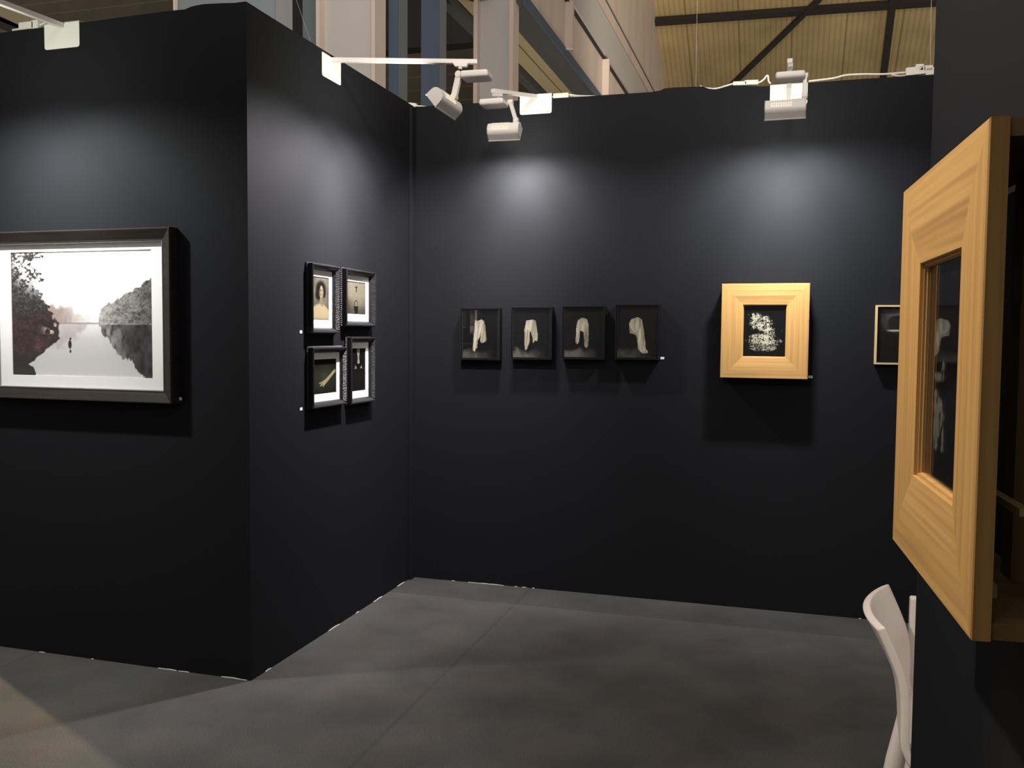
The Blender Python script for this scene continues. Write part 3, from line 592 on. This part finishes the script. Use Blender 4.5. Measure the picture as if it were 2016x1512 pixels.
# ------------------------------------------------------------------ white chair behind the end of the right wall
def make_chair():
    N0, F0 = onY(1743, 1227, 2.50), onY(1750, 1155, 2.95)
    T = tag(empty('moulded_chair', ((N0.x+F0.x)/2, (N0.y+F0.y)/2, 0)), 'white moulded chair with curved back behind the end of the right wall', 'chair'); O = T.location
    top = (N0.z+F0.z)/2; lat = (F0-N0); lat.z = 0; hw = lat.length/2; lat.normalize(); fwd = Vector((lat.y, -lat.x, 0))
    S = Matrix(((fwd.x, lat.x, 0, 0), (fwd.y, lat.y, 0, 0), (0, 0, 1, 0), (0, 0, 0, 1)))
    prof = [(0, top), (.014, top-.03), (.036, top-.08), (.055, top-.13), (.065, top-.18), (.068, top-.24), (.068, top-.30), (.076, .475), (.105, .452), (.17, .442), (.27, .445), (.37, .452), (.45, .448), (.485, .43), (.495, .40)]
    prof = [(p.x, p.z) for p in smooth([Vector((a, 0, b)) for a, b in prof], 3)]
    ns = 24; n = len(prof); vs = []; fs = []
    for face in (0, 1):
        for i, (x, z) in enumerate(prof):
            a, b = prof[max(i-1, 0)], prof[min(i+1, n-1)]; t = Vector((b[0]-a[0], 0, b[1]-a[1])).normalized(); nn = Vector((t.z, 0, -t.x))   # rear / under side
            for k in range(ns+1):
                s = -1+2*k/ns; w = hw*(1 if z > .5 else 1.0-.04*(x > .3)); rec = min(1, max(0, (z-.44)/(top-.44)))
                bulge = -.046*(1-s*s)*rec**1.5-.008*(1-s*s)*(1-rec)*(x < .12)
                dish = -.018*(1-s*s)*(1 if .12 < x < .46 else .3)*(1-rec)
                p = Vector((x+bulge, s*w, z+dish))
                if face: p += nn*(.022 if z > .5 else .018)
                vs.append(S @ p)
    g = ns+1
    for i in range(n-1):
        for k in range(ns):
            q = (i*g+k, i*g+k+1, (i+1)*g+k+1, (i+1)*g+k); fs.append(q); fs.append(tuple(j+n*g for j in q[::-1]))
    for k in range(ns):
        for i in (0, n-1): fs.append((i*g+k, i*g+k+1, n*g+i*g+k+1, n*g+i*g+k))
    for i in range(n-1):
        for k in (0, ns): fs.append((i*g+k, (i+1)*g+k, n*g+(i+1)*g+k, n*g+i*g+k))
    MB().add(vs, fs).build('seat_shell', M['chair'], T, smooth=True, bevel=.004)
    for sx, x0, x1, z0 in ((-1, .092, .03, .50), (-1, .36, .44, .44), (1, .36, .44, .44), (1, .068, -.01, .50)):
        mb = MB(); pts = [S @ Vector((x0+(x1-x0)*t**1.05, sx*(hw-.028+.02*t), z0*(1-t))) for t in np.linspace(0, 1, 10)]
        rr = [(.018+.014*min(1, t*2.2) - .008*t) for t in np.linspace(0, 1, 10)] if x1 < 0 else [.024-.006*t for t in np.linspace(0, 1, 10)]
        mb.tube(pts, rr, 14); mb.build('leg', M['chair'], T, smooth=True)
    return T
make_chair()
pp = onY(1793, 1177, 3.05)
tag(B(pp.x, pp.x+.55, 3.05, 3.085, 0, pp.z).build('white_panel', M['chair'], bevel=.006), 'narrow strip of white upright panel showing right of the chair', 'panel')

# ------------------------------------------------------------------ the hall behind the booth
def ibeam(name, x0, x1, Y, depth, mats, label, z1=12, fl=.03):
    T = tag(empty(name, ((x0+x1)/2, Y, 0)), label, 'column', 'cream steel columns'); h = (x1-x0)/2
    B(-h, -h+fl, 0, depth, 0, z1).build('flange', M[mats[0]], T); B(h-fl, h, 0, depth, 0, z1).build('flange', M[mats[0]], T)
    B(-h+fl, h-fl, depth*.45, depth*.45+.015, 0, z1).build('web', M[mats[1]], T)
xa, xb = onY(622, 60, 6.2).x, onY(738, 60, 6.2).x; ibeam('steel_column', xa, xb, 6.2, .19, ('pink_steel', 'grey_steel'), 'wide cream steel column behind the side wall', 9)
xa, xb = onY(932, 100, 9.3).x, onY(1010, 100, 9.3).x; ibeam('steel_column', xa, xb, 9.3, .21, ('pink_steel', 'grey_steel'), 'farther cream steel column behind the back wall, beside the crane girder', 9, .045)
def bluecol(x0, x1, Y, depth, mt, label, z1=9):
    a, b = onY(x0, 80, Y).x, onY(x1, 80, Y).x; T = tag(empty('box_column', ((a+b)/2, Y, 0)), label, 'column', 'blue steel columns')
    h = (b-a)/2; B(-h, h, 0, .012, 0, z1).build('front_plate', M[mt], T); B(-h, h, .012, depth, 0, z1).build('shaft', M['slate_steel' if mt == 'blue_steel' else 'grey_shaft'], T)
bluecol(765, 783, 7.6, .22, 'blue_steel', 'narrow blue column right against the wide cream column')
bluecol(829, 864, 8.2, .20, 'blue_steel', 'blue column standing alone between the two cream columns')
bluecol(345, 541, 5.2, .22, 'slate_steel', 'broad slate blue column above the left wall corner')
bluecol(596, 628, 8.0, .22, 'slate_steel', 'dark slate column just left of the wide cream column')
p = onY(341, 10, 5.16); tag(B(p.x, p.x+.012, 5.16, 5.19, 0, 9).build('cream_pipe', M['pink_steel']), 'thin cream pipe at the left edge of the broad slate column', 'pipe')

# crane girder running away from us, high up
GX = -2.75; T = tag(empty('crane_girder', (GX, 8, 5.2)), 'long cream and blue crane girder running away above the back wall', 'girder')
def gb(nm, mt, x0, x1, z0, z1, y0=8.0, y1=26): B(x0-GX, x1-GX, y0-8, y1-8, z0-5.2, z1-5.2).build(nm, M[mt], T)
gb('web', 'pink_steel', GX-.03, GX, 5.24, 5.80, 9.4); gb('bottom_flange', 'girder_steel', GX-.32, GX+.0, 5.14, 5.17, 9.4); gb('flange_edge', 'blue_steel', GX, GX+.012, 5.11, 5.235, 9.4)
gb('soffit_board', 'tan_board', GX-.50, GX-.33, 5.20, 5.24); gb('soffit_board', 'tan_board', GX-.72, GX-.52, 5.20, 5.24); gb('edge_beam', 'girder_steel', GX-.86, GX-.73, 5.10, 5.24)
gb('top_flange', 'grey_steel', GX-.03, GX+.05, 5.86, 6.42, 9.4); gb('rail_plate', 'pink_steel', GX-.03, GX+.06, 6.44, 6.62, 9.4); gb('shadow_gap', 'dark_steel', GX-.06, GX+.02, 5.80, 5.86, 9.4); gb('shadow_gap', 'dark_steel', GX-.06, GX+.03, 6.62, 6.70, 9.4)  # grey of the top flange stands for recessed shading; dark strips fill the gaps
gb('upper_wall', 'pink_steel', GX-.03, GX+.05, 6.70, 11.5, 9.4)
for Y in (11.3, 13.75, 16.2): B(0, .10, Y-8, Y-7.93, .02, .60).build('stiffener', M['pink_steel'], T)
# roof sheets sloping down to the far side, with purlin, rafter and brace
RS = .5875; rz = lambda Y: 8.404-RS*(Y-18.622)
rf = MB().prism([Vector((GX+.03, 6, rz(6))), Vector((11, 6, rz(6))), Vector((11, 30, rz(30))), Vector((GX+.03, 30, rz(30)))], (0, .04, .08)).build('ceiling', M['roof']); struct(rf)
def onroof(x, y, off=.12):
    d = ray(x, y); t = (8.404-off+RS*18.622-CH)/(d.z+RS*d.y); return CP+d*t
def beam(nm, a, b, w, h, label, off=.12):
    A, Bp = onroof(*a, off), onroof(*b, off); tag(MB().bar(A, Bp, w, h, (0, RS, 1)).build(nm, M['dark_steel']), label, 'beam', 'dark steel roof members')
beam('roof_purlin', (1287, 43), (1860, 2), .13, .13, 'dark purlin running across under the tan roof sheets')
beam('roof_rafter', (1765, -60), (1738, 160), .13, .15, 'dark rafter running down the tan roof near the right wall')
beam('roof_brace', (1650, -38), (1430, 178), .09, .09, 'dark diagonal brace crossing the tan roof', .2)
# brown siding far behind the columns
struct(B(-30, GX-.9, 19.5, 19.6, 0, 14).build('wall_hall', M['siding']))
for i, (a, b, w, h, mt) in enumerate((((-30, 13), (150, 85), .5, .3, 'tan_board'), ((-30, 30), (70, 75), .35, .3, 'dark_steel'))):
    A, Bp = onY(*a, 12), onY(*b, 12); tag(MB().bar(A, Bp, .2, w*.5).build('roof_joist', M[mt]), ('tan sloping joist above the left wall bracket', 'dark sloping joist at the top left corner')[i], 'beam')
for y, z0, z1 in ((12, 5.9, 6.35), (13, 7.6, 8.2), (12.5, 4.6, 4.8)): pass
tag(B(-9, GX-.95, 14, 14.3, onY(850, 60, 14).z-.25, onY(850, 60, 14).z+.9).build('cross_beam', M['dark_steel']), 'dark beam crossing behind the blue columns', 'beam')
for a, b, Y, label in (((1373, -20), (1370, 175), 7.0, 'thin suspension wire hanging left of the right spotlight'), ((1834, -20), (1831, 140), 7.0, 'thin suspension wire hanging near the right wall edge'), ((580, -10), (616, 95), 7.2, 'thin slanting wire left of the wide cream column')):
    A, Bp = onY(*a, Y), onY(*b, Y); Bp = A+(Bp-A)*(A.z/(A.z-Bp.z)); o = MB().tube([A, Bp], .0018, 6).build('suspension_wire', M['grey_steel']); tag(o, label, 'wire', 'thin hanging wires')

# ------------------------------------------------------------------ ambient light of the hall
w = bpy.data.worlds.new('hall'); SC.world = w; w.use_nodes = True
w.node_tree.nodes['Background'].inputs[0].default_value = (1, .93, .86, 1); w.node_tree.nodes['Background'].inputs[1].default_value = .43
